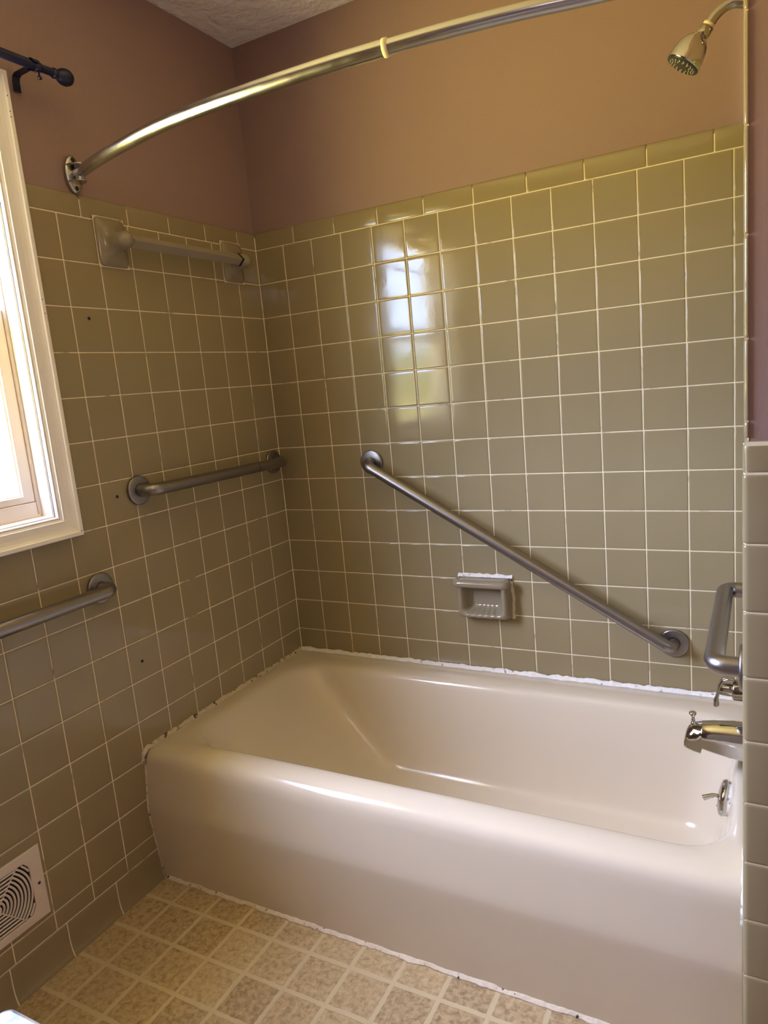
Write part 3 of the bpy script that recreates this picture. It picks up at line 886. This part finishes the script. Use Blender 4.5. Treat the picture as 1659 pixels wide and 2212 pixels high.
make('diverter_knob', mb, CHROME, sp)

# ================================================================ shower valve handle
vh = thing('shower_valve', (XR, Yc, .58), 'chrome lever handle on a round sleeve below the short grab bar', 'faucet handle')
zc = .578
mb = MB(); mb.lathe([(.0255, 0), (.0255, .003), (.0235, .005), (.0230, .030), (.0215, .033), (.015, .0335)], (XR, Yc, zc), (-1, 0, 0), 40); make('sleeve', mb, CHROME, vh)
mb = MB(); mb.lathe([(.0145, .030), (.0150, .036), (.0142, .052), (.0125, .058)], (XR, Yc, zc), (-1, 0, 0), 32); make('stem', mb, CHROME, vh)
mb = MB()
c1 = catmull([(1.4165, Yc - .004, .6090), (1.4040, Yc - .004, .6075), (1.3935, Yc - .004, .6005), (1.3870, Yc - .004, .5860), (1.3835, Yc - .004, .5690), (1.3800, Yc - .004, .5520), (1.3800, Yc - .004, .5400)], 6)
rs = []; n = len(c1)
for i, p in enumerate(c1):
    t = i/(n-1); T = (c1[min(i+1, n-1)] - c1[max(i-1, 0)]).normalized(); side = Vector((0, 1, 0)); nn = T.cross(side)
    wd = .0165 - .004*math.sin(t*PI) - .003*t; th = .0036 + .0035*max(0, (t - .75)/.25)*(1.15 - t)*5
    if i in (0, n-1): wd *= .55; th *= .5
    rs.append([p + side*wd*math.cos(2*PI*k/16) + nn*th*math.sin(2*PI*k/16) for k in range(16)])
mb.rings(rs, True, True, True)
make('lever', mb, CHROME, vh)
mb = MB(); mb.lathe([(.013, .052), (.012, .060), (.006, .0625)], (XR, Yc, zc), (-1, 0, 0), 24); make('cap', mb, DARK, vh, label='dark hub behind the lever')

# ================================================================ wall vent
vt = thing('wall_vent', (0, -1.208, .239), 'white metal vent grille with curved louvres low on the left tile wall', 'vent')
vy0, vy1, vz0, vz1 = -1.3265, -1.0895, .151, .327
cy, cz = (vy0 + vy1)/2, (vz0 + vz1)/2
A_, B_ = .087, .066
K = 96
def bnd(a):
    c, s_ = math.cos(a), math.sin(a)
    r1 = min(A_/max(abs(c), 1e-6), B_/max(abs(s_), 1e-6))
    return min(r1, .0990)
def outer(a):
    c, s_ = math.cos(a), math.sin(a)
    return min((vy1 - cy)/max(abs(c), 1e-6), (vz1 - cz)/max(abs(s_), 1e-6))
mb = MB()
ca = math.atan2(vz1 - cz, vy1 - cy)
angs = sorted([2*PI*k/K - PI for k in range(K)] + [ca, -ca, PI - ca, ca - PI])
def ring(fn, x, d=0): return [Vector((x, cy + (fn(a) - d)*math.cos(a), cz + (fn(a) - d)*math.sin(a))) for a in angs]
mb.rings([ring(outer, .0005), ring(outer, .0030), ring(outer, .0055, .0025), ring(bnd, .0062, -.004), ring(bnd, .0058), ring(bnd, .0015)], True, False, False, smooth=False)
fr_ = make('faceplate', mb, VENTM, vt)
mb = MB(); mb.add(ring(bnd, .0012, -.002), [tuple(range(len(angs)))], 0, False); make('duct', mb, DARK, vt, label='dark duct opening')
def inside(y, z):
    a = math.atan2(z, y); return math.hypot(y, z) < bnd(a) - .0003
def strip(mb, pts, w):
    """raised slat following pts (list of (y,z)), split where outside the opening"""
    run = []
    def flush():
        if len(run) > 1:
            rs = []
            for i, (y, z) in enumerate(run):
                y2, z2 = run[min(i+1, len(run)-1)]; y1_, z1_ = run[max(i-1, 0)]
                T = Vector((0, y2 - y1_, z2 - z1_)).normalized(); sd_ = T.cross(Vector((1, 0, 0)))
                p = Vector((0, cy + y, cz + z)); X = Vector((1, 0, 0))
                rs.append([p - sd_*w/2 + X*.0018, p + sd_*w/2 + X*.0018, p + sd_*w/2 + X*.0045, p + X*.0060, p - sd_*w/2 + X*.0052])
            mb.rings(rs, True, True, True, smooth=False)
        run.clear()
    for p in pts:
        if inside(*p): run.append(p)
        else: flush()
    flush()
mb = MB()
slope = math.radians(48.3)
for k in range(11):
    r = .0095 + .0085*k
    for base in (0, PI):
        strip(mb, [(r*math.cos(base + a), r*math.sin(base + a)) for a in [-slope + 2*slope*i/30 for i in range(31)]], .0046)
for k in range(7):
    zz = .011 + .0085*k
    for sg in (1, -1):
        hw = zz/math.tan(slope)
        strip(mb, [(-hw + 2*hw*i/20, sg*zz) for i in range(21)], .0042)
for a in (slope, -slope, PI - slope, PI + slope):
    strip(mb, [(.105*i/60*math.cos(a), .105*i/60*math.sin(a)) for i in range(2, 61)], .0026)
mb.lathe([(.0055, .0018), (.0055, .005), (.0045, .0062), (.001, .0066)], (0, cy, cz), (1, 0, 0), 24)
make('louvres', mb, VENTM, vt, label='curved and straight metal louvres')
mb = MB(); mb.lathe([(.0036, .0050), (.0036, .0064), (.001, .0068)], (0, -1.1050, .2375), (1, 0, 0), 14); make('screw', mb, SCREWM, vt, label='rusty dark screw')

# ================================================================ screw anchors left in the tiles
for i, (y, z, lb) in enumerate(((-.7099, 1.5153, 'small dark screw anchor in the left tile wall, the highest of three beside the window'),
                                (-.7099, 1.0681, 'small dark screw anchor in the tile left of the grab bar flange'),
                                (-.7132, .6201, 'small dark screw anchor in the left tile wall above the tub rim, lowest of three'))):
    mb = MB(); mb.lathe([(.0042, .0002), (.0042, .0012), (.0034, .0020), (.0018, .0020), (.0014, .0004), (.0005, .0004)], (0, y, z), (1, 0, 0), 20)
    a = make('wall_anchor', mb, SCREWM, org=(0, y, z)); tag(a, lb, 'wall anchor')

# ================================================================ vanity
va = thing('vanity', (1.235, -2.15, 0), 'white marble topped vanity whose rounded counter corner juts in beside the camera', 'vanity')
mb = MB()
rs = []
for ins, z in ((.004, .777), (.0012, .7785), (0, .782), (0, .800), (.0015, .8045), (.005, .807)):
    rs.append(rrect(.912 + ins, 1.556 - ins, -2.60 + ins, -1.687 - ins, .011 - ins*.5, z, nc=6, nx=3, ny=3))
mb.rings(rs, True, True, True); make('countertop', mb, MARBLE, va, label='white countertop with grey mottling')
mb = MB(); mb.box((.940, -2.58, .09), (1.556, -1.71, .777)); mb.box((1.0, -2.56, 0), (1.55, -1.73, .09)); make('cabinet', mb, CABM, va)
for y0 in (-2.56, -2.13):
    mb = MB(); mb.box((.925, y0, .13), (.940, y0 + .40, .74)); d = make('door', mb, CABM, va, bevel=.003)
    mb = MB(); mb.lathe([(.005, 0), (.005, .012), (.012, .018), (.012, .024), (.002, .028)], (.925, y0 + (.36 if y0 < -2.3 else .04), .62), (-1, 0, 0), 20); make('knob', mb, NICKEL, d)
